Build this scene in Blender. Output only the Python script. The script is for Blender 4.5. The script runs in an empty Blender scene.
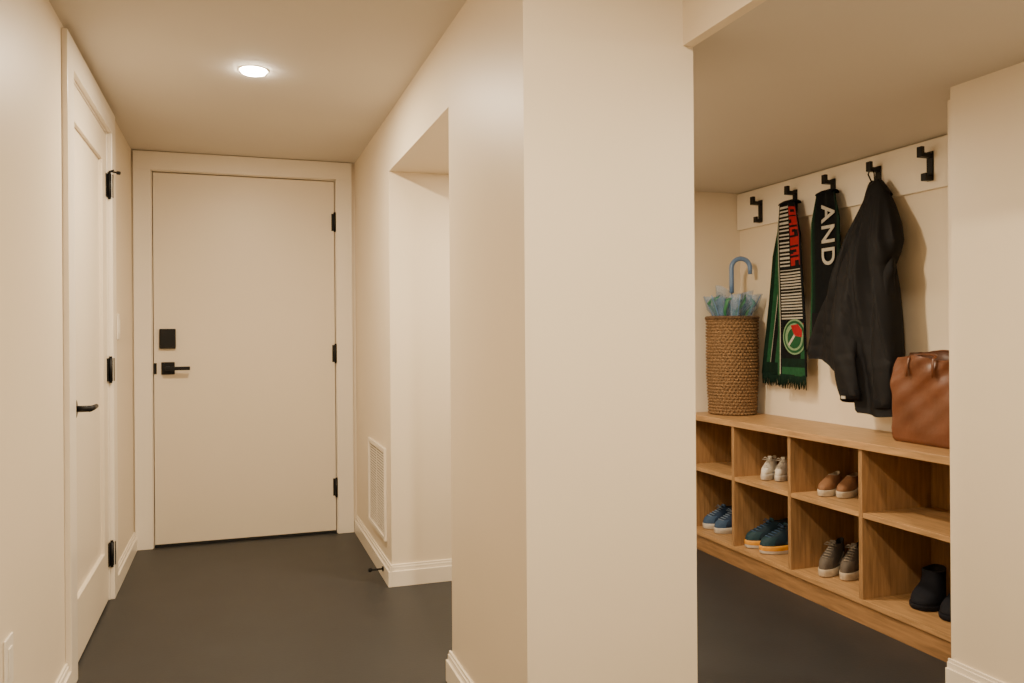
import bpy, math, random
from mathutils import Vector, Matrix
random.seed(4)
C = bpy.context.scene.collection

# ------------------------------------------------------------------ materials
def mat(name, col, rough=0.6, var=0.06, nscale=8.0, bump=0.0, bscale=120.0, metal=0.0, stretch=(1,1,1), alpha=1.0, coat=0.0, sheen=0.0, emit=None, estr=0.0, spec=0.5):
    m = bpy.data.materials.new(name); m.use_nodes = True
    nt = m.node_tree; b = nt.nodes['Principled BSDF']
    tc = nt.nodes.new('ShaderNodeTexCoord'); mp = nt.nodes.new('ShaderNodeMapping')
    mp.inputs['Scale'].default_value = stretch
    nt.links.new(tc.outputs['Object'], mp.inputs['Vector'])
    n = nt.nodes.new('ShaderNodeTexNoise'); n.inputs['Scale'].default_value = nscale; n.inputs['Detail'].default_value = 5
    nt.links.new(mp.outputs['Vector'], n.inputs['Vector'])
    r = nt.nodes.new('ShaderNodeValToRGB')
    r.color_ramp.elements[0].position = 0.3; r.color_ramp.elements[1].position = 0.7
    r.color_ramp.elements[0].color = (*[max(0,c*(1-var)) for c in col],1)
    r.color_ramp.elements[1].color = (*[min(1,c*(1+var)) for c in col],1)
    nt.links.new(n.outputs['Fac'], r.inputs['Fac']); nt.links.new(r.outputs['Color'], b.inputs['Base Color'])
    b.inputs['Roughness'].default_value = rough; b.inputs['Metallic'].default_value = metal
    b.inputs['Alpha'].default_value = alpha; b.inputs['Coat Weight'].default_value = coat
    b.inputs['Sheen Weight'].default_value = sheen; b.inputs['Specular IOR Level'].default_value = spec
    if emit:
        b.inputs['Emission Color'].default_value = (*emit,1); b.inputs['Emission Strength'].default_value = estr
    if bump > 0:
        n2 = nt.nodes.new('ShaderNodeTexNoise'); n2.inputs['Scale'].default_value = bscale; n2.inputs['Detail'].default_value = 3
        nt.links.new(mp.outputs['Vector'], n2.inputs['Vector'])
        bp = nt.nodes.new('ShaderNodeBump'); bp.inputs['Strength'].default_value = bump; bp.inputs['Distance'].default_value = 0.003
        nt.links.new(n2.outputs['Fac'], bp.inputs['Height']); nt.links.new(bp.outputs['Normal'], b.inputs['Normal'])
    return m

M_wall = mat('wall_paint', (0.785,0.682,0.53), 0.45, 0.012, 3, 0.05, 250)
M_ceil = mat('ceiling_paint', (0.64,0.59,0.52), 0.85, 0.012, 3)
M_trim = mat('trim_paint', (0.85,0.77,0.65), 0.28, 0.01, 4)
M_door = mat('door_paint', (0.79,0.695,0.555), 0.40, 0.012, 2)
M_floor = mat('charcoal_floor', (0.019,0.0205,0.023), 0.48, 0.12, 5, 0.12, 90)
M_black = mat('black_metal', (0.004,0.004,0.0045), 0.5, 0.1, 20, spec=0.3)
M_dark = mat('dark_gap', (0.01,0.01,0.01), 0.9, 0.1)
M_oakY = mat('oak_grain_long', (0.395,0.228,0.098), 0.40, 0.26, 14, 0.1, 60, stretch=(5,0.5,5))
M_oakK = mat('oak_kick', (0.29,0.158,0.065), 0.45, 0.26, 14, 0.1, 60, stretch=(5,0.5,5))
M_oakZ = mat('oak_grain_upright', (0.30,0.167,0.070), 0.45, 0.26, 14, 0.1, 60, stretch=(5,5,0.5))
M_lamp = mat('lamp_lens', (1,1,1), 0.5, 0, emit=(1,0.86,0.66), estr=150)
M_plastic = mat('cream_plastic', (0.82,0.76,0.66), 0.35, 0.01)
M_straw = mat('dried_straw', (0.185,0.110,0.054), 0.85, 0.65, 30, 0.4, 80, stretch=(4,4,8), spec=0.2)
M_strawd = mat('dark_straw', (0.12,0.068,0.032), 0.75, 0.4, 30)
M_umb = mat('gray_blue_plastic', (0.15,0.25,0.45), 0.3, 0.05)
M_canopy = mat('clear_blue_film', (0.20,0.34,0.54), 0.10, 0.45, 9, alpha=0.33)
M_canopyg = mat('green_trim', (0.03,0.16,0.07), 0.4, 0.1)
M_steel = mat('steel', (0.5,0.5,0.5), 0.3, 0.05, metal=1)
K_red = mat('knit_red', (0.30,0.012,0.018), 0.9, 0.15, 60, 0.4, 400, spec=0.2)
K_blk = mat('knit_black', (0.005,0.006,0.007), 0.95, 0.2, 60, 0.4, 400, spec=0.15)
K_wht = mat('knit_white', (0.42,0.39,0.33), 0.9, 0.12, 60, 0.4, 400)
K_grn = mat('knit_green', (0.012,0.070,0.028), 0.9, 0.2, 60, 0.4, 400, spec=0.2)
K_pgn = mat('knit_pale_green', (0.16,0.26,0.14), 0.9, 0.15, 60, 0.4, 400)
K_dgn = mat('knit_dark_green', (0.004,0.016,0.010), 0.9, 0.2, 60, 0.4, 400, spec=0.15)
M_jack = mat('black_nylon', (0.0034,0.0034,0.0048), 0.72, 0.25, 10, 0.3, 26, spec=0.28)
M_jack2 = mat('black_lining', (0.003,0.003,0.004), 0.85, 0.2, spec=0.2)
M_leath = mat('brown_leather', (0.125,0.041,0.016), 0.34, 0.18, 9, 0.3, 55)
M_leathd = mat('brown_leather_edge', (0.07,0.024,0.010), 0.5, 0.2, 9, 0.2, 90)
def smat(n,c,r=0.7,b=0.2,spec=0.4): return mat(n,c,r,0.12,40,b,300,spec=spec)

# ------------------------------------------------------------------ geometry helper
class G:
    def __init__(s): s.v=[]; s.f=[]; s.m=[]; s.s=[]
    def add(s, vs, fs, mi=0, sm=False):
        o=len(s.v); s.v += [tuple(v) for v in vs]
        for f in fs: s.f.append(tuple(i+o for i in f)); s.m.append(mi); s.s.append(sm)
        return s
    def box(s, x0,x1,y0,y1,z0,z1, mi=0):
        vs=[(x0,y0,z0),(x1,y0,z0),(x1,y1,z0),(x0,y1,z0),(x0,y0,z1),(x1,y0,z1),(x1,y1,z1),(x0,y1,z1)]
        return s.add(vs,[(0,3,2,1),(4,5,6,7),(0,1,5,4),(1,2,6,5),(2,3,7,6),(3,0,4,7)],mi)
    def loft(s, rings, cap0=True, cap1=True, mi=0, sm=True):
        n=len(rings[0]); vs=[p for r in rings for p in r]; fs=[]
        for i in range(len(rings)-1):
            for j in range(n):
                k=(j+1)%n; fs.append((i*n+j,i*n+k,(i+1)*n+k,(i+1)*n+j))
        if cap0: fs.append(tuple(range(n-1,-1,-1)))
        if cap1: fs.append(tuple((len(rings)-1)*n+j for j in range(n)))
        return s.add(vs,fs,mi,sm)
    def tube(s, pts, r, n=10, mi=0, flat=1.0):
        pts=[Vector(p) for p in pts]; rs = r if isinstance(r,(list,tuple)) else [r]*len(pts)
        rings=[]; prev=None
        for i,p in enumerate(pts):
            t=(pts[min(i+1,len(pts)-1)]-pts[max(i-1,0)]).normalized()
            if prev is None:
                a=Vector((0,0,1)) if abs(t.z)<0.9 else Vector((1,0,0))
                nrm=(a-t*a.dot(t)).normalized()
            else: nrm=(prev-t*prev.dot(t)).normalized()
            prev=nrm; b=t.cross(nrm)
            rings.append([p+nrm*math.cos(2*math.pi*k/n)*rs[i]*flat+b*math.sin(2*math.pi*k/n)*rs[i] for k in range(n)])
        return s.loft(rings,True,True,mi)
    def build(s, name, mats, parent=None, origin=(0,0,0), bevel=0.0, label=None):
        me=bpy.data.meshes.new(name); o=Vector(origin)
        me.from_pydata([Vector(v)-o for v in s.v],[],s.f)
        if not isinstance(mats,(list,tuple)): mats=[mats]
        for m in mats: me.materials.append(m)
        for p,mi,sm in zip(me.polygons,s.m,s.s): p.material_index=mi; p.use_smooth=sm
        me.update()
        ob=bpy.data.objects.new(name,me); C.objects.link(ob)
        if parent is not None: ob.parent=parent
        else: ob.location=o
        if bevel>0:
            b=ob.modifiers.new('bevel','BEVEL'); b.width=bevel; b.segments=2; b.limit_method='ANGLE'
        if label: ob['label']=label
        return ob
def empty(name, loc, rz=0):
    e=bpy.data.objects.new(name,None); C.objects.link(e); e.location=loc; e.rotation_euler=(0,0,rz); e.empty_display_size=0.05
    return e
def tag(o,label,cat,group=None,kind=None):
    o['label']=label; o['category']=cat
    if group: o['group']=group
    if kind: o['kind']=kind
    return o
def struct(o,label,cat): return tag(o,label,cat,kind='structure')
def lerp_tab(tab,t):
    for a,b in zip(tab,tab[1:]):
        if t<=b[0]:
            u=(t-a[0])/(b[0]-a[0]) if b[0]>a[0] else 0
            u=max(0,min(1,u)); return [x+(y-x)*u for x,y in zip(a[1:],b[1:])]
    return list(tab[-1][1:])
def sst(a,b,x):
    x=max(0,min(1,(x-a)/(b-a))); return x*x*(3-2*x)

# ------------------------------------------------------------------ dimensions
XL=-0.52; XR=0.668; YB=4.78; H=2.147; HS=1.888; HB=1.912
YP0=1.859; YP1=2.587; YO=3.676; XP=1.141
XN=2.15; YN=1.985; XW=2.65; YW=3.85; YF=-1.6

# ------------------------------------------------------------------ shell
struct(G().box(-0.7,2.85,YF-0.1,5.0,-0.1,0).build('floor',M_floor),'smooth matte charcoal floor running through hall and mudroom','floor')
struct(G().box(-0.7,XP,YF-0.1,5.0,H,H+0.1).box(XP,2.85,YF-0.1,5.0,HB,H+0.1).build('ceiling',M_ceil),'flat painted ceiling stepping down above the shoe bench','ceiling')
g=G(); LD0,LD1,LDH=3.03,3.91,2.03
g.box(XL-0.12,XL,YF,LD0,0,H); g.box(XL-0.12,XL,LD1,YB,0,H); g.box(XL-0.12,XL,LD0,LD1,LDH,H)
struct(g.build('wall_left',M_wall),'cream painted hallway wall holding a shaker door','wall')
BD0,BD1=-0.425,0.557
g=G(); g.box(-0.64,BD0,YB,YB+0.12,0,H); g.box(BD1,XP,YB,YB+0.12,0,H); g.box(BD0,BD1,YB,YB+0.12,2.045,H)
struct(g.build('wall_back',M_wall),'cream end wall of the hallway around the flush door','wall')
g=G(); g.box(XR,XP,YO,YB,0,H); g.box(XP,1.6,YO,YB,0,HB); g.box(1.6,2.80,YW,4.2,0,HB)
struct(g.build('wall_passage',M_wall),'cream wall block beyond the opening, with return air grille','wall')
g=G(); g.box(XR,XP,YP0,YP1,0,H); g.box(XR,XP,YP1,YO,HS,H); g.box(1.111,XP,YF,YP0,HS,H)
struct(g.build('wall_pillar',M_wall),'cream partition pier between hall and mudroom with header beam','wall')
g=G(); g.box(XN,2.80,YF,YN,0,HB); g.box(2.262,2.80,YN,2.10,0,HB); g.box(XW,2.80,2.10,YW,0,HB)
struct(g.build('wall_right',M_wall),'cream wall with recess behind the shoe bench','wall')
struct(G().box(-0.64,2.80,YF-0.1,YF,0,H).build('wall_front',M_wall),'plain cream wall closing the room','wall')

# baseboards
def bb(name, segs, label):
    g=G()
    for (x0,x1,y0,y1,nx,ny) in segs:
        for (za,zb_,d) in ((0,0.070,0.0),(0.070,0.088,0.007),(0.088,0.098,0.011)):
            g.box(x0+(d if nx<0 else 0), x1-(d if nx>0 else 0), y0+(d if ny<0 else 0), y1-(d if ny>0 else 0), za,zb_)
    struct(g.build(name,M_trim,bevel=0.001),label,'baseboard')
T=0.018
bb('baseboard_left',[(XL,XL+T,YF,2.92,1,0)],'cream stepped baseboard along the hall wall before the door')
bb('baseboard_left_far',[(XL,XL+T,4.02,YB,1,0)],'short cream baseboard between the shaker door and end wall')
bb('baseboard_passage',[(XR-T,XR,YO-T,YB,-1,0),(XR,XP+0.3,YO-T,YO,0,-1)],'cream baseboard wrapping the corner under the air grille')
bb('baseboard_pillar',[(XR-T,XR,YP0-T,YP1+T,-1,0),(XR,XP,YP0-T,YP0,0,-1),(XR,XP,YP1,YP1+T,0,1),(XP,XP+T,YP0-T,YP1+T,1,0)],'cream baseboard around the partition pier')
bb('baseboard_right',[(XN-T,XN,YF,YN+T,-1,0),(XN,2.262,YN,YN+T,0,1)],'cream baseboard on the wall beside the bench')

# ------------------------------------------------------------------ doors
g=G(); g.box(XL,XL+0.018,2.92,LD0,0,LDH+0.1); g.box(XL,XL+0.018,LD1,4.02,0,LDH+0.1); g.box(XL,XL+0.018,LD0,LD1,LDH,LDH+0.1)
g.box(XL-0.10,XL,LD0,LD0+0.006,0,LDH); g.box(XL-0.10,XL,LD1-0.006,LD1,0,LDH); g.box(XL-0.10,XL,LD0,LD1,LDH-0.006,LDH)
g.box(XL-0.10,XL-0.06,LD0+0.006,LD1-0.006,0,LDH-0.006,1)
struct(g.build('trim_1',[M_trim,M_dark],bevel=0.002),'flat cream casing around the shaker door','door casing')
g=G(); g.box(-0.512,BD0,YB-0.018,YB,0,2.045); g.box(BD1,0.648,YB-0.018,YB,0,2.045); g.box(-0.512,0.648,YB-0.018,YB,2.045,2.143)
g.box(BD0,BD0+0.004,YB,YB+0.09,0,2.04); g.box(BD1-0.004,BD1,YB,YB+0.09,0,2.04); g.box(BD0,BD1,YB,YB+0.09,2.041,2.045)
g.box(BD0+0.004,BD1-0.004,YB+0.065,YB+0.09,0,2.04,1)
struct(g.build('trim_2',[M_trim,M_dark],bevel=0.0015),'flat cream casing around the flush door','door casing')

ox=(XL-0.03,3.47,0)
d1=empty('door_1',ox); struct(d1,'cream shaker door with one recessed panel, black lever and hinges','door')
y0,y1,z0,z1=LD0+0.009,LD1-0.009,0.008,LDH-0.009; xf=XL-0.004; xb=XL-0.044
g=G(); g.box(xb,xf,y0,y0+0.115,z0,z1); g.box(xb,xf,y1-0.115,y1,z0,z1)
g.box(xb,xf,y0+0.115,y1-0.115,z1-0.13,z1); g.box(xb,xf,y0+0.115,y1-0.115,z0,z0+0.22)
g.build('door_frame',M_door,d1,ox,bevel=0.002)
G().box(xb+0.008,xf-0.014,y0+0.115,y1-0.115,z0+0.22,z1-0.13).build('door_panel',M_door,d1,ox)
def hinge_x(z, stop=False):
    g=G(); y=LD1-0.006
    g.tube([(XL+0.008,y,z-0.05),(XL+0.008,y,z+0.05)],0.0085,12)
    g.tube([(XL+0.008,y,z+0.05),(XL+0.008,y,z+0.058)],0.006,10)
    g.tube([(XL+0.008,y,z-0.058),(XL+0.008,y,z-0.05)],0.006,10)
    g.box(XL-0.004,XL+0.001,y-0.028,y,z-0.05,z+0.05); g.box(XL+0.018,XL+0.021,y+0.007,y+0.022,z-0.05,z+0.05)
    g.build('hinge',M_black,d1,ox)
    if stop:
        g=G(); g.tube([(XL+0.008,y,z+0.062),(XL+0.036,y+0.022,z+0.062)],0.004,8); g.tube([(XL+0.036,y+0.022,z+0.062),(XL+0.045,y+0.030,z+0.062)],0.008,10)
        g.tube([(XL+0.008,y,z+0.062),(XL+0.028,y-0.03,z+0.062)],0.0035,8)
        g.build('hinge_pin_stop',M_black,d1,ox)
hinge_x(1.80,True); hinge_x(1.0); hinge_x(0.20)
hz=0.895; hy=y0+0.065
g=G(); g.tube([(xf,hy,hz),(xf+0.010,hy,hz)],0.030,24); g.tube([(xf+0.010,hy,hz),(xf+0.055,hy,hz)],0.011,14)
g.tube([(xf+0.052,hy-0.008,hz),(xf+0.056,hy+0.05,hz),(xf+0.054,hy+0.115,hz)],[0.011,0.009,0.008],12)
g.build('lever_handle',M_black,d1,ox,label='black lever handle on round rose')
ox=(0.08,YB+0.02,0)
d2=empty('door_2',ox); struct(d2,'cream flush slab door with black deadbolt, lever and hinges','door')
yf=YB+0.014
G().box(BD0+0.008,BD1-0.008,yf,yf+0.044,0.014,2.036).build('door_slab',M_door,d2,ox,bevel=0.0015)
G().box(BD0+0.008,BD1-0.008,yf-0.004,yf+0.05,0.001,0.012).build('door_sweep',M_dark,d2,ox)
for z in (1.80,1.04,0.265):
    g=G(); g.tube([(BD1-0.006,YB-0.002,z-0.05),(BD1-0.006,YB-0.002,z+0.05)],0.009,12)
    g.tube([(BD1-0.006,YB-0.002,z-0.057),(BD1-0.006,YB-0.002,z+0.057)],0.006,10)
    g.box(BD1-0.024,BD1-0.008,yf-0.002,yf,z-0.05,z+0.05)
    g.build('hinge',M_black,d2,ox)
G().box(-0.388,-0.306,yf-0.022,yf,1.078,1.186).build('deadbolt',M_black,d2,ox,bevel=0.004)
g=G(); g.box(-0.380,-0.312,yf-0.010,yf,0.937,1.005); g.box(-0.357,-0.335,yf-0.05,yf-0.010,0.960,0.982); g.box(-0.357,-0.232,yf-0.062,yf-0.048,0.961,0.981)
g.build('lever_handle',M_black,d2,ox,bevel=0.003)
G().box(BD0+0.008,BD0+0.022,yf-0.002,yf,0.94,1.0).build('latch_plate',M_black,d2,ox)

# ------------------------------------------------------------------ wall fittings
def plate(name,x,y,z,label,cat,outlet):
    e=empty(name,(x,y,z)); tag(e,label,cat)
    G().box(x,x+0.006,y-0.036,y+0.036,z-0.06,z+0.06).build('cover_plate',M_plastic,e,(x,y,z),bevel=0.003)
    G().box(x+0.006,x+0.009,y-0.017,y+0.017,z-0.034,z+0.034).build('socket' if outlet else 'rocker',M_plastic,e,(x,y,z),bevel=0.001)
plate('wall_outlet',XL,2.225,0.365,'plain cream wall outlet plate low on the hall wall','outlet',True)
plate('light_switch',XL,4.20,1.19,'cream rocker light switch beside the shaker door','light switch',False)

# return air grille
vy0,vy1,vz0,vz1=3.79,4.28,0.175,0.61
o=(XR-0.01,(vy0+vy1)/2,vz0); v=empty('air_vent',o); tag(v,'cream metal return air grille mounted low on the wall','air vent')
g=G(); fx0,fx1=XR-0.012,XR; fw=0.019
g.box(fx0,fx1,vy0,vy0+fw,vz0,vz1); g.box(fx0,fx1,vy1-fw,vy1,vz0,vz1); g.box(fx0,fx1,vy0+fw,vy1-fw,vz0,vz0+fw); g.box(fx0,fx1,vy0+fw,vy1-fw,vz1-fw,vz1)
g.build('vent_frame',M_trim,v,o,bevel=0.002)
M_vb = mat('vent_cavity', (0.03,0.026,0.02), 0.9, 0.1)
G().box(XR-0.0015,XR,vy0+fw,vy1-fw,vz0+fw,vz1-fw).build('vent_backing',M_vb,v,o)
g=G(); n=30
for i in range(n):
    z=vz0+fw+(vz1-vz0-2*fw)*(i+0.5)/n
    g.box(XR-0.0055,XR-0.0015,vy0+fw,vy1-fw,z-0.0034,z+0.0034)
for i in range(1,2):
    y=vy0+(vy1-vy0)*i/2; g.box(XR-0.0075,XR-0.0055,y-0.003,y+0.003,vz0+fw,vz1-fw)
g.build('vent_louver',M_trim,v,o)

# door stop
x=XR-T
o=(x,3.79,0.05); e=empty('door_stop',o); tag(e,'small black door stop on the baseboard below the vent','door stop')
G().tube([(x,3.79,0.05),(x-0.006,3.79,0.05)],0.012,16).tube([(x-0.006,3.79,0.05),(x-0.055,3.79,0.05)],0.0045,10).build('stop_rod',M_black,e,o)
G().tube([(x-0.055,3.79,0.05),(x-0.06,3.79,0.05),(x-0.07,3.79,0.05)],[0.008,0.010,0.008],14).build('stop_tip',M_black,e,o)

# ------------------------------------------------------------------ recessed lights
def can(x,y,zc,power,size=0.086,label='round recessed ceiling light glowing warm white',col=(1.0,0.81,0.57)):
    e=empty('recessed_light',(x,y,zc)); tag(e,label,'ceiling light')
    g=G(); n=32
    def ring(r,z): return [(r*math.cos(2*math.pi*k/n),r*math.sin(2*math.pi*k/n),z) for k in range(n)]
    g.loft([ring(0.048,0.0),ring(0.056,0.0),ring(0.056,-0.002),ring(0.054,-0.003),ring(0.050,-0.003),ring(0.048,0.0)],False,False)
    g.build('lamp_trim',M_trim,e)
    g=G(); g.loft([ring(0.047,-0.001),ring(0.047,-0.006),ring(0.043,-0.011),ring(0.034,-0.0145),ring(0.018,-0.0165),ring(0.004,-0.017)],True,True); g.build('lamp_lens',M_lamp,e)
    L=bpy.data.lights.new('downlight','AREA'); L.shape='DISK'; L.size=size; L.energy=power; L.color=col
    lo=bpy.data.objects.new('lamp_bulb',L); C.objects.link(lo); lo.parent=e; lo.location=(0,0,-0.019)
can(0.073,3.22,H,30)
can(0.50,0.70,H,49)
can(1.62,1.00,HB,10)
can(1.40,2.95,HB,27,size=0.12)
can(0.35,-0.7,H,8)

# ------------------------------------------------------------------ bench
bx0,bx1,by0,by1=2.30,2.648,2.112,3.846; BT=0.714
o=(2.47,2.98,0); bn=empty('storage_bench',o); tag(bn,'long oak shoe bench with two rows of open cubbies','bench')
G().box(bx0-0.010,bx1,by0-0.008,by1,BT-0.03,BT).build('bench_top',M_oakY,bn,o,bevel=0.003)
DY=[2.124,2.556,2.985,3.412,3.835]; th=0.010
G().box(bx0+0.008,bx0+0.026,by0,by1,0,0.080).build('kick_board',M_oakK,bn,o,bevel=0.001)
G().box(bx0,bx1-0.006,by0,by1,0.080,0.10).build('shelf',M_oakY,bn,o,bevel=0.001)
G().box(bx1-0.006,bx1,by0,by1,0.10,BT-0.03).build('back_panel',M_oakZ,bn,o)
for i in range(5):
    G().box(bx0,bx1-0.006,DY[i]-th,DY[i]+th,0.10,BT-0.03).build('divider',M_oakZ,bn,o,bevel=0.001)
for i in range(4):
    G().box(bx0+0.002,bx1-0.006,DY[i]+th,DY[i+1]-th,0.418,0.438).build('shelf',M_oakY,bn,o,bevel=0.001)

# ------------------------------------------------------------------ hook rail
RX=XW-0.018; RZ0,RZ1=1.708,1.906
hb=G().box(RX,XW,2.11,YW-0.002,RZ0,RZ1).build('hook_rail',M_trim,bevel=0.003,origin=(XW,2.98,RZ0)); tag(hb,'cream painted board mounted under the ceiling carrying coat hooks','hook rail')
hookY=[3.63,3.35,3.08,2.80,2.525]; hzl=[1.789,1.796,1.800,1.803,1.806]
def hook():
    e=empty('coat_hook',(0,0,0))
    G().box(-0.008,0,-0.015,0.015,-0.066,0.052).build('hook_plate',M_black,e,bevel=0.002)
    g=G(); g.box(-0.050,-0.006,-0.013,0.013,0.026,0.044); g.box(-0.060,-0.044,-0.013,0.013,0.026,0.068)
    g.build('hook_arm',M_black,e,bevel=0.002)
    g=G(); g.box(-0.032,-0.006,-0.013,0.013,-0.066,-0.048); g.box(-0.040,-0.028,-0.013,0.013,-0.066,-0.036)
    g.build('hook_prong',M_black,e,bevel=0.002)
    return e
h0=hook(); kids=list(h0.children); h0.location=(RX,hookY[0],hzl[0])
hl=['matte black square coat hook, empty','matte black coat hook holding a striped scarf','matte black coat hook holding a black lettered scarf','matte black coat hook holding a dark jacket','matte black square coat hook, empty']
tag(h0,hl[0],'coat hook','coat hooks on the hook rail')
for i in range(1,5):
    e=h0.copy(); C.objects.link(e); e.location=(RX,hookY[i],hzl[i]); tag(e,hl[i],'coat hook','coat hooks on the hook rail')
    for k in kids:
        c=k.copy(); c.parent=e; C.objects.link(c)

# ------------------------------------------------------------------ basket
bo=(2.492,3.695,BT); bk=empty('woven_basket',bo); tag(bk,'tall brown woven straw basket standing on the oak bench','basket')
Hb=0.52; NT=264; rows=31; per=6
def br(t): return 0.124+0.010*sst(0,0.5,t)
g=G(); rings=[]
for i in range(rows*per+1):
    t=i/(rows*per); row=i//per; fr=(i%per)/per
    rr=[]
    for k in range(NT):
        a=2*math.pi*k/NT
        w=max(0,math.cos(a*40+math.pi*row))
        d=0.0105*(abs(math.sin(math.pi*fr))**0.8)*(0.28+0.72*w**0.5)
        R=br(t)-0.007+d+0.0010*math.sin(3*a+row)
        rr.append((R*math.cos(a),R*math.sin(a),0.002+t*(Hb-0.02)))
    rings.append(rr)
for t,rad in ((1,-0.014),(0.5,-0.016),(0.03,-0.016)):
    rings.append([((br(t)+rad)*math.cos(2*math.pi*k/NT),(br(t)+rad)*math.sin(2*math.pi*k/NT),0.002+t*(Hb-0.02)) for k in range(NT)])
g.loft(rings,True,True); g.build('basket_body',M_straw,bk)
g=G(); R=br(1)-0.004; N=240
for ph in (0,math.pi):
    pts=[((R+0.0045*math.cos(30*a+ph))*math.cos(a),(R+0.0045*math.cos(30*a+ph))*math.sin(a),Hb-0.013+0.005*math.sin(30*a+ph)) for a in [2*math.pi*k/N for k in range(N+1)]]
    g.tube(pts,0.0062,6)
g.build('basket_rim',M_strawd,bk)

# ------------------------------------------------------------------ umbrella
uo=(2.492,3.695,BT+0.02); um=empty('umbrella',uo); tag(um,'loosely folded clear blue umbrella with hooked handle, in the basket','umbrella')
bxv=Vector((0.946,-0.323,0))
G().tube([(0,0,0),(0,0,0.35),(0,0,0.66)],0.0045,10).build('shaft',M_steel,um)
hp=[Vector((0,0,0.62)),Vector((0,0,0.68)),Vector((0,0,0.72)),Vector((0,0,0.75))]
rr=0.049
for k in range(1,17):
    a=math.pi-math.pi*k/16*1.02
    hp.append(bxv*(rr+rr*math.cos(a))+Vector((0,0,0.752+rr*math.sin(a))))
hp.append(hp[-1]+Vector((0,0,-0.03)))
G().tube(hp,[0.0125]*(len(hp)-1)+[0.011],14).build('handle',M_umb,um,label='gray-blue crook handle')
def canopy(rm, z0, z1, spikes, ph, seed):
    g=G(); n=spikes*16; rings=[]; rnd=random.Random(seed); hs=[rnd.uniform(-0.045,0.045) for _ in range(spikes)]; rs=[rnd.uniform(0.8,1.0) for _ in range(spikes)]
    for i in range(22):
        t=i/21; rg=[]
        for k in range(n):
            a=2*math.pi*k/n; kk=int(k/16)%spikes
            fr=(k%16)/16; w=math.sin(math.pi*fr)
            R=0.012+(rm*(0.45+0.55*w*rs[kk])-0.012)*t**1.1
            z=z0+(z1-z0)*t+hs[kk]*t**3*w
            if z<0.515: R=min(R,0.106)
            R+=0.007*math.sin(17*a+8*t)*t
            rg.append((R*math.cos(a+ph+0.45*t),R*math.sin(a+ph+0.45*t),z))
        rings.append(rg)
    g.loft(rings,False,False); return g
canopy(0.155,0.10,0.600,6,0.3,3).build('canopy',M_canopy,um)
canopy(0.115,0.12,0.615,5,1.1,8).build('canopy_fold',M_canopy,um)
g=G()
for k in range(6):
    a=2*math.pi*(k+0.5)/6+0.75; R=0.148
    g.tube([(0.01*math.cos(a),0.01*math.sin(a),0.12),(0.07*math.cos(a),0.07*math.sin(a),0.40),(0.106*math.cos(a),0.106*math.sin(a),0.515),(R*math.cos(a),R*math.sin(a),0.605)],0.0028,6)
g.build('rib',M_umb,um)
g=G()
for k in range(9):
    a=2*math.pi*k/9+0.9
    g.tube([(0.03*math.cos(a),0.03*math.sin(a),0.35),(0.09*math.cos(a),0.09*math.sin(a),0.52),(0.120*math.cos(a+0.25),0.120*math.sin(a+0.25),0.57+0.01*math.sin(5*k)),(0.10*math.cos(a+0.5),0.10*math.sin(a+0.5),0.600+0.015*math.sin(3*k))],[0.006,0.014,0.013,0.003],8,flat=0.35)
g.build('green_strap',M_canopyg,um)

# ------------------------------------------------------------------ scarves
def ribbon(name, tab, zt, zb, x0, mats, cfn, parent, o, nu=44, nv=240, amp=0.006, ph=0.0):
    g=G(); vs=[]
    for j in range(nv+1):
        t=j/nv; yc,hw=lerp_tab(tab,t)
        for i in range(nu+1):
            u=i/nu
            y=yc+hw*(1-2*u)+0.004*math.sin(7*t+ph); z=zt+(zb-zt)*t-0.012*abs(2*u-1)**2*max(0,1-t*5)
            pinch=max(0,1-t*4)
            x=x0-amp*math.sin(u*math.pi*2.5+ph+2*t)-0.007*pinch*math.sin(u*math.pi*4)
            vs.append((x,y,z))
    for j in range(nv):
        for i in range(nu):
            a=j*(nu+1)+i
            g.f.append((a,a+nu+1,a+nu+2,a+1)); g.m.append(cfn((i+0.5)/nu,(j+0.5)/nv)); g.s.append(True)
    g.v=vs
    ob=g.build(name,mats,parent,o)
    s=ob.modifiers.new('thick','SOLIDIFY'); s.thickness=0.005; s.offset=0
    return ob
def fringe(parent,o,yc,hw,x,z,ln,m,n=26):
    g=G()
    for i in range(n):
        y=yc+hw*(1-2*(i+0.5)/n)
        g.tube([(x,y,z+0.004),(x+random.uniform(-.003,.003),y+random.uniform(-.003,.003),z-ln*0.5),(x+random.uniform(-.005,.003),y+random.uniform(-.006,.006),z-ln*random.uniform(0.85,1.05))],[0.0038,0.0035,0.0018],5)
    g.build('fringe',m,parent,o)
def fold(parent,o,yc,hw,x0,x1,z,m):
    g=G(); rings=[]; xc=(x0+x1)/2; rx=(x1-x0)/2
    for k in range(9):
        a=math.pi*k/8; rings.append([(xc-(rx+d)*math.cos(a), yc+dy*hw, z-0.004+(0.012+d)*math.sin(a)-0.010*abs(dy)) for d,dy in ((0,-1),(0,-0.5),(0,0.5),(0,1),(0.005,1),(0.005,0.5),(0.005,-0.5),(0.005,-1))])
    g.loft(rings,True,True,sm=False); g.build('scarf_fold',m,parent,o)
SM=[K_blk,K_wht,K_red,K_grn,K_dgn]
ZS=1.782
Y1=hookY[1]
o=(2.59,Y1,1.79); s1=empty('scarf',o); tag(s1,'red, black, white and green striped knit scarf hanging from a hook','scarf')
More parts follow.
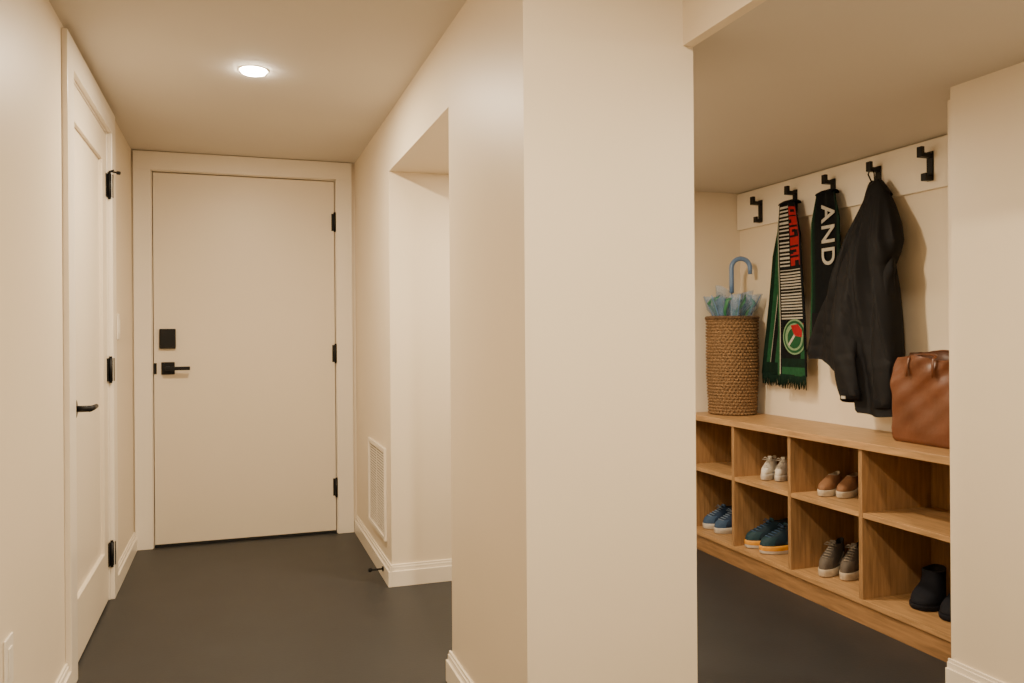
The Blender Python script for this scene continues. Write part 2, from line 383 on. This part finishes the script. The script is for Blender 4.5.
def cB(u,v):
    if u<0.06: return 3
    if u<0.10: return 1
    if u<0.14: return 0
    if u>0.96: return 0
    if v<0.02: return 0
    if v<0.37:
        if u<0.48: return 1 if (v*44)%1.0<0.42 else 0
        if u<0.53: return 0
        q=(v-0.02)*17; c=q%1.0; uu=(u-0.53)/0.37; k=int(q)
        if uu>1: return 0 if uu>1.08 else 2
        if c<0.18: return 0
        if 0.30<uu<0.75 and 0.42<c<0.72 and k%2==0: return 0
        if uu<0.35 and 0.40<c<0.8 and k%3==1: return 0
        if uu>0.55 and 0.5<c and k%3==2: return 0
        return 2
    if v<0.39: return 0
    if v<0.68: return 1 if (v-0.39)*58%1.0<0.45 and u<0.94 else 0
    if v<0.70: return 0
    if v<0.90: return 2 if (u>0.60 and v<0.775) else (3 if u>0.85 else 0)
    if v<0.95: return 4
    return 3
def cA(u,v):
    if v>0.93: return 4
    k=u*7
    if k<1: return 4
    if k<2: return 3
    if k<2.3: return 1
    if k<4: return 0
    if k<5: return 3
    if k<5.3: return 1
    return 0
ribbon('scarf_tail',[(0,Y1+0.005,0.05),(0.3,3.410,0.085),(1,3.50,0.095)],ZS,0.93,2.609,SM,cA,s1,o,amp=0.006,ph=1.0)
ribbon('scarf_tail',[(0,Y1-0.022,0.060),(0.2,3.315,0.090),(1,3.300,0.104)],ZS,0.93,2.568,SM,cB,s1,o,amp=0.0045)
fold(s1,o,Y1-0.010,0.054,2.566,2.611,ZS+0.004,K_blk)
fringe(s1,o,3.50,0.093,2.607,0.932,0.06,K_dgn); fringe(s1,o,3.300,0.10,2.566,0.932,0.065,K_dgn)
EDGE=3.206
def disc(y,z,x,r):
    g=G(); n=48; c=[(max(EDGE,y+r*math.cos(2*math.pi*k/n)),z+r*math.sin(2*math.pi*k/n)) for k in range(n)]
    g.loft([[(x,a,b) for a,b in c],[(x-0.001,a,b) for a,b in c]],True,True,sm=False)
    return g
cy,cz_=3.272,1.120
disc(cy,cz_,2.5590,0.086).build('crest',K_pgn,s1,o)
disc(cy,cz_,2.5578,0.078).build('crest',K_grn,s1,o)
disc(cy,cz_,2.5566,0.066).build('crest',K_pgn,s1,o)
disc(cy-0.002,cz_-0.006,2.5555,0.050).build('crest',K_grn,s1,o)
x=2.5542
g=G(); g.add([(x,cy+0.034,cz_-0.044),(x,cy+0.044,cz_-0.036),(x,cy-0.022,cz_+0.036),(x,cy-0.032,cz_+0.028)],[(0,1,2,3)])
g.build('crest',K_wht,s1,o)
g=G()
g.add([(x-.0005,cy+0.024,cz_+0.056),(x-.0005,cy-0.006,cz_+0.006),(x-.0005,cy-0.058,cz_-0.002),(x-.0005,cy-0.060,cz_+0.032),(x-.0005,cy-0.03,cz_+0.062)],[(0,4,3,2,1)])
g.build('crest',K_red,s1,o)

Y2=hookY[2]
o=(2.59,Y2,1.79); s2=empty('scarf.001',o); tag(s2,'black knit scarf with white lettering hanging from a hook','scarf')
def cC(u,v):
    if u<0.05: return 3
    if v>0.95: return 4
    return 4 if u<0.14 or u>0.92 else 0
ribbon('scarf_tail',[(0,Y2+0.02,0.055),(0.3,Y2+0.03,0.085),(1,Y2+0.035,0.09)],ZS+0.006,1.14,2.612,SM,cC,s2,o,amp=0.004,ph=2)
ribbon('scarf_tail',[(0,Y2-0.010,0.062),(0.2,Y2-0.012,0.095),(1,Y2+0.0,0.098)],ZS+0.006,1.11,2.578,SM,cC,s2,o,amp=0.003)
fold(s2,o,Y2,0.055,2.576,2.614,ZS+0.010,K_blk)
fringe(s2,o,Y2,0.093,2.577,1.112,0.05,K_dgn)
def text(body,size,parent,o,loc,m):
    cu=bpy.data.curves.new('t','FONT'); cu.body=body; cu.size=size; cu.extrude=0.0008; cu.offset=0.0016; cu.align_x='CENTER'; cu.align_y='CENTER'; cu.space_character=1.14
    to=bpy.data.objects.new('t',cu); C.objects.link(to); bpy.context.view_layer.update()
    me=bpy.data.meshes.new_from_object(to.evaluated_get(bpy.context.evaluated_depsgraph_get())); bpy.data.objects.remove(to)
    ob=bpy.data.objects.new('lettering',me); C.objects.link(ob); me.materials.clear(); me.materials.append(m)
    R=Matrix(((0,0,-1),(0,-1,0),(-1,0,0)))
    ob.parent=parent; ob.matrix_local=Matrix.Translation(Vector(loc)-Vector(o))@R.to_4x4()
    return ob
t=text('AND',0.120,s2,o,(2.565,Y2-0.034,1.585),K_wht); t['label']='white block letters AND reading downward'

# ------------------------------------------------------------------ jacket
Y3=hookY[3]
o=(2.58,Y3,1.85); jk=empty('jacket',o); tag(jk,'matte black jacket hanging by its collar in long soft folds','jacket')
LT=[(0,2.800),(0.04,2.815),(0.10,2.832),(0.25,2.875),(0.42,2.930),(0.60,2.985),(0.75,3.042),(0.88,3.102),(0.95,3.118),(1,3.108)]
RT=[(0,2.735),(0.05,2.695),(0.10,2.665),(0.18,2.622),(0.26,2.598),(0.31,2.610),(0.36,2.635),(0.46,2.615),(0.60,2.600),(0.80,2.590),(1,2.594)]
DT=[(0,0.022),(0.1,0.042),(0.25,0.060),(0.6,0.070),(1,0.065)]
def zb(y): return 0.795+0.155*sst(2.775,2.795,y)+0.075*sst(2.81,3.08,y)
rings=[]; N=220; NR=160
ZT=1.762
for i in range(NR):
    t=i/(NR-1); a1=lerp_tab(LT,t)[0]; a0=lerp_tab(RT,t)[0]; dx=lerp_tab(DT,t)[0]; xc=2.588-0.045*sst(0,0.35,t)
    yc=(a1+a0)/2; hy=(a1-a0)/2; rg=[]
    for k in range(N):
        a=2*math.pi*k/N; c=math.cos(a); s=math.sin(a)
        y=yc+hy*math.copysign(abs(c)**0.85,c)
        q=(y-2.77)/(0.05+0.30*t)
        f=min(1,t*2.2)
        fold_=(0.27*math.sin(8*q+0.6+0.8*math.sin(5*t))+0.15*math.sin(15*q+2.0+4*t)+0.05*math.sin(28*q+9*t))*f
        crease=(0.09*math.sin(14*t+10*(y-2.7)+1.5)*math.sin(6*t+3*q))*f
        quilt=0.035*abs(math.sin(math.pi*(14*t+0.35*math.sin(5*y))))**0.6*f
        x=xc-dx*math.copysign(abs(s)**0.6,s)*(1+fold_+crease+quilt if s>0 else 0.8)
        x=min(x,2.626 if t<0.14 else 2.640)
        if y>2.95: x=min(x,2.562)
        rg.append((x,y,ZT+(zb(y)-ZT)*t+0.005*math.sin(30*y)*t))
    rings.append(rg)
g=G(); g.loft(rings,True,False)
inner=[(p[0]+(2.55-p[0])*0.12,p[1]+(2.80-p[1])*0.02,p[2]+0.010) for p in rings[-1]]
g.loft([rings[-1],inner,[(p[0]+(2.55-p[0])*0.2,p[1],p[2]+0.2) for p in inner]],False,True,mi=1)
g.build('jacket_body',[M_jack,M_jack2],jk,o)
def sleeve(pts,rad,flat,seed):
    g=G(); P=[];R=[]
    n=110
    for i in range(n+1):
        s=i/n*(len(pts)-1); j=min(int(s),len(pts)-2); u=s-j; u2=u*u*(3-2*u)*0.4+u*0.6
        P.append(Vector(pts[j]).lerp(Vector(pts[j+1]),u2)); R.append(rad[j]+(rad[j+1]-rad[j])*u)
    rings=[]; m=48
    for i,p in enumerate(P):
        u=i/n
        rg=[]
        for k in range(m):
            a=2*math.pi*k/m
            r=R[i]*(0.98+0.08*math.sin(3*a+9*u)+0.035*abs(math.sin(math.pi*10*u+0.3*math.sin(a)))**0.6+0.05*math.sin(5*a-19*u+seed)+0.03*math.sin(24*u+2*a))
            rg.append((min(2.63,p.x+r*flat*math.cos(a)),p.y+r*math.sin(a),p.z+0.012*math.sin(a+4*u)))
        rings.append(rg)
    g.loft(rings,True,True); g.build('sleeve',M_jack,jk,o)
    e=P[-1]; r=R[-1]; g=G(); rg=[]
    for dz,sc in ((0.03,0.94),(0.028,1.05),(-0.008,1.05),(-0.012,0.95),(-0.006,0.8),(0.01,0.75)):
        rg.append([(e.x+r*sc*flat*math.cos(2*math.pi*k/m),e.y+r*sc*math.sin(2*math.pi*k/m),e.z+dz+0.01*math.sin(2*math.pi*k/m+4)) for k in range(m)])
    g.loft(rg,True,True); g.build('cuff',M_jack2,jk,o)
    return e
e1=sleeve([(2.530,2.82,1.55),(2.496,2.830,1.38),(2.474,2.848,1.20),(2.470,2.828,1.02),(2.474,2.800,0.860)],[0.025,0.056,0.064,0.060,0.052],0.58,1)
e2=sleeve([(2.555,2.66,1.55),(2.527,2.655,1.40),(2.510,2.660,1.2),(2.507,2.650,1.0),(2.512,2.655,0.83)],[0.025,0.045,0.051,0.050,0.046],0.58,2.5)
g=G(); rings=[]
for (z,ry,rx,dy) in ((1.715,0.070,0.036,0),(1.745,0.054,0.032,0.006),(1.772,0.038,0.026,0.012),(1.782,0.030,0.020,0.014),(1.778,0.022,0.014,0.014),(1.762,0.018,0.010,0.012)):
    rings.append([(2.590-rx*math.sin(2*math.pi*k/40),2.762+dy+ry*math.cos(2*math.pi*k/40)*(1+0.08*math.sin(6*math.pi*k/20)),z+0.010*math.cos(4*math.pi*k/40+1)) for k in range(40)])
g.loft(rings,False,True); g.build('collar',M_jack,jk,o)
G().tube([(2.590,2.778,1.765),(2.590,2.784,1.82),(2.590,2.800,1.853),(2.590,2.818,1.82),(2.592,2.79,1.765)],0.003,8).build('hanging_loop',M_jack2,jk,o)
G().box(e1.x-0.036,e1.x-0.031,e1.y-0.005,e1.y+0.018,e1.z-0.002,e1.z+0.010).build('cuff_tag',K_wht,jk,o)

# ------------------------------------------------------------------ leather tote
o=(2.505,2.385,BT); bg=empty('tote_bag',o); tag(bg,'slouchy brown leather tote bag with open top on the bench','bag')
def rrect(hx,hy,z,r,n=10):
    pts=[]
    for cx,cy,a0 in ((1,1,0),(-1,1,90),(-1,-1,180),(1,-1,270)):
        for i in range(n):
            a=math.radians(a0+90*i/(n-1)); pts.append((cx*(hx-r)+r*math.cos(a),cy*(hy-r)+r*math.sin(a),z))
    out=[]
    for i,p in enumerate(pts):
        q=pts[(i+1)%len(pts)]; d=math.dist(p,q); m=max(1,22 if d>0.03 else 1)
        for k in range(m):
            u=k/m; out.append((p[0]+(q[0]-p[0])*u,p[1]+(q[1]-p[1])*u,p[2]))
    return out
g=G(); rings=[]; HBG=0.347
prof=[(0.0,0.066,0.146),(0.012,0.073,0.152),(0.05,0.077,0.155),(0.12,0.077,0.156),(0.20,0.073,0.155),(0.28,0.067,0.154),(0.347,0.062,0.155)]
for i in range(56):
    z=HBG*i/55; hx,hy=lerp_tab(prof,z); rr=rrect(hx,hy,z,0.022)
    ww=[]
    for (x,y,zz) in rr:
        f=z/HBG
        if abs(y)>hy*0.90: y-=math.copysign((0.022*f+0.004*math.sin(14*f))*max(0,1-(x/hx)**2),y)
        y+=0.004*math.sin(9*f+1)*(1 if y>0 else 0.5)
        x+=(0.010*math.sin(13*y+5*f)+0.006*math.sin(31*y-9*f)+0.0035*math.sin(55*y+24*f))*(0.12+0.88*f)
        zz+= f**4*(0.012*math.sin(24*y+1.0)-0.018*math.cos(y/hy*math.pi/2)+(0.012 if x>0 else -0.006))
        ww.append((x,y,max(0.0,zz)))
    rings.append(ww)
g.loft(rings,True,False)
top=rings[-1]
g.loft([top,[(x*0.94,y*0.975,z) for x,y,z in top],[(x*0.80,y*0.95,z-0.03) for x,y,z in top],[(x*0.66,y*0.92,z-0.12) for x,y,z in top],[(x*0.66,y*0.90,0.02) for x,y,z in top]],False,True,mi=1)
g.build('bag_body',[M_leath,M_leathd],bg)
for sx in (-1,1):
    g=G()
    P=[(sx*0.083,0.060,0.255),(sx*0.080,0.060,0.30)]
    for k in range(25):
        a=math.pi*k/24
        P.append((sx*(0.076-0.030*math.sin(a)),0.057*math.cos(a)+0.010*math.sin(2*a),0.322+(0.030 if sx>0 else 0.018)*math.sin(a)**0.6))
    P+=[(sx*0.080,-0.060,0.30),(sx*0.083,-0.060,0.255)]
    g.tube(P,0.0065,8,flat=0.4); g.build('handle',M_leath,bg)

# ------------------------------------------------------------------ shoes
def foot_ring(z,x0,x1,ws,L,W,n=36):
    out=[]
    for k in range(n):
        a=2*math.pi*k/n; s=(1-math.cos(a))/2
        x=x0+(x1-x0)*s; sg=max(0,min(1,(x/L)))
        w=W/2*ws*(0.74+0.26*sst(0.1,0.7,sg))*(1-0.10*sst(0.8,1.0,sg))
        sn=math.sin(a); y=math.copysign(abs(sn)**0.72,sn)*w
        y+=0.05*W*math.sin(sg*math.pi)*0.6
        out.append((x,y,z))
    return out
def shoe(kind,L,W,Hh,mu,ms,ml,mlace,macc,hs=0.026,laces=True,high=False,ms2=None,stripe=True,toe=None):
    e=empty(kind,(0,0,0))
    def shz(f,x): return hs*f*(1.0+0.35*(1-x/L))+0.015*max(0,(x/L-0.82))
    R=[]
    for f,sc in ((0.0,0.94),(0.12,1.0),(0.42,1.02),(0.44,1.03),(0.85,1.03),(1.0,1.0)):
        r=foot_ring(0,-0.3*L*0.1*(sc-0.9),L*(1+0.12*(sc-0.94)),1.06*sc,L,W)
        R.append([(x,y,shz(f,x)) for x,y,z in r])
    if ms2: g=G().loft(R[:3],True,False,mi=1).loft(R[2:],False,True,mi=0); g.build('sole',[ms,ms2],e)
    else: g=G().loft(R,True,True); g.build('sole',ms,e)
    if high: pr=[(0,0,1,1.0),(.12,0,.985,1.0),(.25,0,.95,.98),(.36,.005,.84,.94),(.46,.01,.70,.90),(.58,.01,.60,.86),(.75,.01,.55,.84),(.9,.0,.54,.84),(1,.0,.54,.86)]
    else: pr=[(0,0,1,1.0),(.2,-.005,.99,1.0),(.38,-.005,.96,.98),(.52,.0,.88,.93),(.66,.01,.76,.86),(.80,.012,.65,.78),(.92,.008,.56,.72),(1,.0,.50,.68)]
    R=[]
    for f,xh,xf_,ws in pr:
        r=foot_ring(0,xh*L,xf_*L,ws,L,W)
        dip=0.10 if not high else 0.03
        R.append([(x,y,hs*0.95+hs*0.3*(1-x/L)+(Hh-hs)*f*(1-dip*f*math.sin(math.pi*max(0,min(1,x/(xf_*L)))))) for x,y,z in r])
    G().loft(R,True,False).build('upper',mu,e)
    g=G(); tr=R[-1]; cx=0.25*L
    rim=[((x-cx)*0.93+cx,y*0.86,z+0.002) for x,y,z in tr]
    inn=[((x-cx)*0.88+cx,y*0.80,z-0.03) for x,y,z in tr]
    bot=[((x-cx)*0.86+cx,y*0.75,hs+0.014) for x,y,z in tr]
    g.loft([tr,rim,inn,bot],False,True); g.build('lining',ml,e)
    zt=max(p[2] for p in R[-1][16:21]); xt=0.485*L if not high else 0.52*L
    if toe:
        g=G(); rr=[]
        for f,xh,xf_,ws in pr[:4]:
            r=foot_ring(0,xh*L,xf_*L+0.0012,ws*1.012,L,W)
            rr.append([(x,y,hs*0.95+hs*0.3*(1-x/L)+(Hh-hs)*f) for x,y,z in r[13:24]])
        vs=[p for q in rr for p in q]; n=len(rr[0])
        g.add(vs,[(i*n+j,i*n+j+1,(i+1)*n+j+1,(i+1)*n+j) for i in range(len(rr)-1) for j in range(n-1)],0,True)
        g.build('toe_cap',toe,e)
    if laces:
        g=G(); wy=W*0.17
        g.loft([[(xt+0.004,-wy,zt-0.02),(xt+0.004,wy,zt-0.02),(xt-0.004,wy,zt-0.02),(xt-0.004,-wy,zt-0.02)],
            [(xt-0.004,-wy*1.1,zt+0.012),(xt-0.004,wy*1.1,zt+0.012),(xt-0.011,wy*1.1,zt+0.012),(xt-0.011,-wy*1.1,zt+0.012)]],True,True,sm=False)
        g.build('tongue',macc,e,bevel=0.002)
        g=G()
        fl=[0.52,0.60,0.68,0.76,0.84,0.92]
        for f in fl:
            _x=lerp_tab([(p[0],p[2],p[3]) for p in pr],f)
            x=_x[0]*L; z=hs*0.95+hs*0.3*(1-x/L)+(Hh-hs)*f; w=W*0.5*_x[1]*0.45
            g.tube([(x-0.012,-w+0.002,z-0.002),(x-0.001,-w*0.5,z+0.003),(x+0.002,0.002,z+0.004),(x-0.001,w*0.5+0.002,z+0.003),(x-0.012,w+0.004,z-0.002)],0.0026,6)
        z=zt; x=xt+0.012
        g.tube([(x,0,z),(x+0.008,0.015,z+0.008),(x+0.014,0.026,z-0.003),(x+0.006,0.012,z-0.004),(x,0,z)],0.0024,6)
        g.tube([(x,0,z),(x+0.008,-0.015,z+0.008),(x+0.014,-0.026,z-0.003),(x+0.006,-0.012,z-0.004),(x,0,z)],0.0024,6)
        g.build('laces',mlace,e)
    if stripe:
        g=G()
        for side in (1,-1):
            P=[]
            for k in range(9):
                u=k/8; x=L*(0.18+0.42*u); sg=x/L
                w=W/2*(0.74+0.26*sst(0.1,0.7,sg))
                f=0.12+0.42*(1-u)**1.2; _=lerp_tab([(p[0],p[3]) for p in pr],f)[0]
                an=math.acos(max(-1,min(1,1-2*(x/L)))); yy=abs(math.sin(an))**0.72*w*_
                P.append((x,side*(yy+0.0005)+0.05*W*math.sin(sg*math.pi)*0.6,hs*1.1+(Hh-hs)*f))
            g.tube(P,[0.002]+[0.0055]*7+[0.002],6)
        g.build('side_stripe',macc,e)
    return e
def place_pair(e,locs,cat,labels,group):
    kids=list(e.children)
    for i,(x,y,z,rz) in enumerate(locs):
        if i==0: p=e
        else:
            p=e.copy(); C.objects.link(p)
            for k in kids:
                c=k.copy(); c.parent=p; C.objects.link(c)
        p.location=(x,y,z); p.rotation_euler=(0,0,math.radians(rz)); tag(p,labels,cat,group)
W_=smat('shoe_white',(0.60,0.56,0.49),0.5); Ws=smat('sole_white',(0.52,0.48,0.42),0.5); Dk=smat('shoe_lining_dark',(0.015,0.015,0.017)); Bl=smat('shoe_navy_blue',(0.012,0.030,0.070)); Bl2=smat('shoe_mid_blue',(0.035,0.075,0.15)); Lb=smat('lace_pale_blue',(0.16,0.22,0.30))
Nv=smat('shoe_teal_navy',(0.004,0.018,0.032)); Nv2=smat('shoe_teal_panel',(0.006,0.033,0.047)); Or=smat('sole_yellow_orange',(0.66,0.30,0.035)); Tn=smat('shoe_tan',(0.22,0.105,0.048)); Tns=smat('sole_pale',(0.50,0.42,0.31)); Gy=smat('shoe_gray_brown',(0.065,0.052,0.042)); Gy2=smat('shoe_taupe_panel',(0.10,0.080,0.062)); Gyl=smat('lace_gray',(0.22,0.19,0.15)); Bk=smat('boot_navy_black',(0.006,0.007,0.012),0.8,0.5,0.25); Cr=smat('lining_cream',(0.40,0.32,0.23))
z1=0.4385; z0=0.1005
place_pair(shoe('sneaker',0.165,0.053,0.092,W_,Ws,Cr,W_,W_),[(2.508,3.360,z1,214),(2.545,3.313,z1,216)],'shoe','small white sneaker on the upper shelf','white sneakers')
place_pair(shoe('slip_on_shoe',0.185,0.066,0.080,Tn,Tns,Cr,Tn,Tn,laces=False,stripe=False),[(2.525,2.938,z1,207),(2.575,2.882,z1,207)],'shoe','brown suede slip-on shoe with pale sole on the upper shelf','brown slip-on shoes')
place_pair(shoe('running_shoe',0.235,0.080,0.106,Bl,Ws,Dk,Lb,Bl2,hs=0.028,toe=Bl2),[(2.590,3.775,z0,183),(2.588,3.682,z0,187)],'shoe','navy blue running shoe with pale sole on the lower shelf','blue running shoes')
place_pair(shoe('running_shoe',0.27,0.088,0.118,Nv,Or,Dk,Bl2,Nv2,hs=0.036,ms2=Ws,toe=Nv2),[(2.605,3.348,z0,178),(2.605,3.245,z0,181)],'shoe','dark teal running shoe with pale and yellow-orange sole','teal running shoes')
place_pair(shoe('sneaker',0.225,0.070,0.120,Gy,Tns,Dk,Gyl,Gy2,hs=0.031,toe=Gy2),[(2.548,2.944,z0,208),(2.597,2.872,z0,208)],'shoe','gray-brown lace-up sneaker with pale sole','gray sneakers')
place_pair(shoe('ankle_boot',0.205,0.112,0.128,Bk,Bk,Dk,Bk,Bk,laces=False,stripe=False,high=True,hs=0.018),[(2.590,2.455,z0,203),(2.600,2.312,z0,198)],'boot','soft short navy-black ankle boot on the lower shelf','dark ankle boots')

# ------------------------------------------------------------------ world + camera
w=bpy.data.worlds.new('world'); bpy.context.scene.world=w; w.use_nodes=True
w.node_tree.nodes['Background'].inputs['Color'].default_value=(0.02,0.018,0.015,1)
cam=bpy.data.cameras.new('camera'); co=bpy.data.objects.new('camera',cam); C.objects.link(co)
cam.sensor_width=36; cam.lens=812/1024*36; cam.shift_y=-5.5/1024; cam.clip_start=0.02
th_=math.atan2(277,812); dl=0.007
F=Vector((math.sin(th_),math.cos(th_),0)); R=Vector((math.cos(th_),-math.sin(th_),0)); Z=Vector((0,0,1))
cx=R*math.cos(dl)-Z*math.sin(dl); cy=R*math.sin(dl)+Z*math.cos(dl); cz=-F
m=Matrix((cx,cy,cz)).transposed().to_4x4(); m.translation=Vector((0,0,1.134))
co.matrix_world=m
bpy.context.scene.camera=co
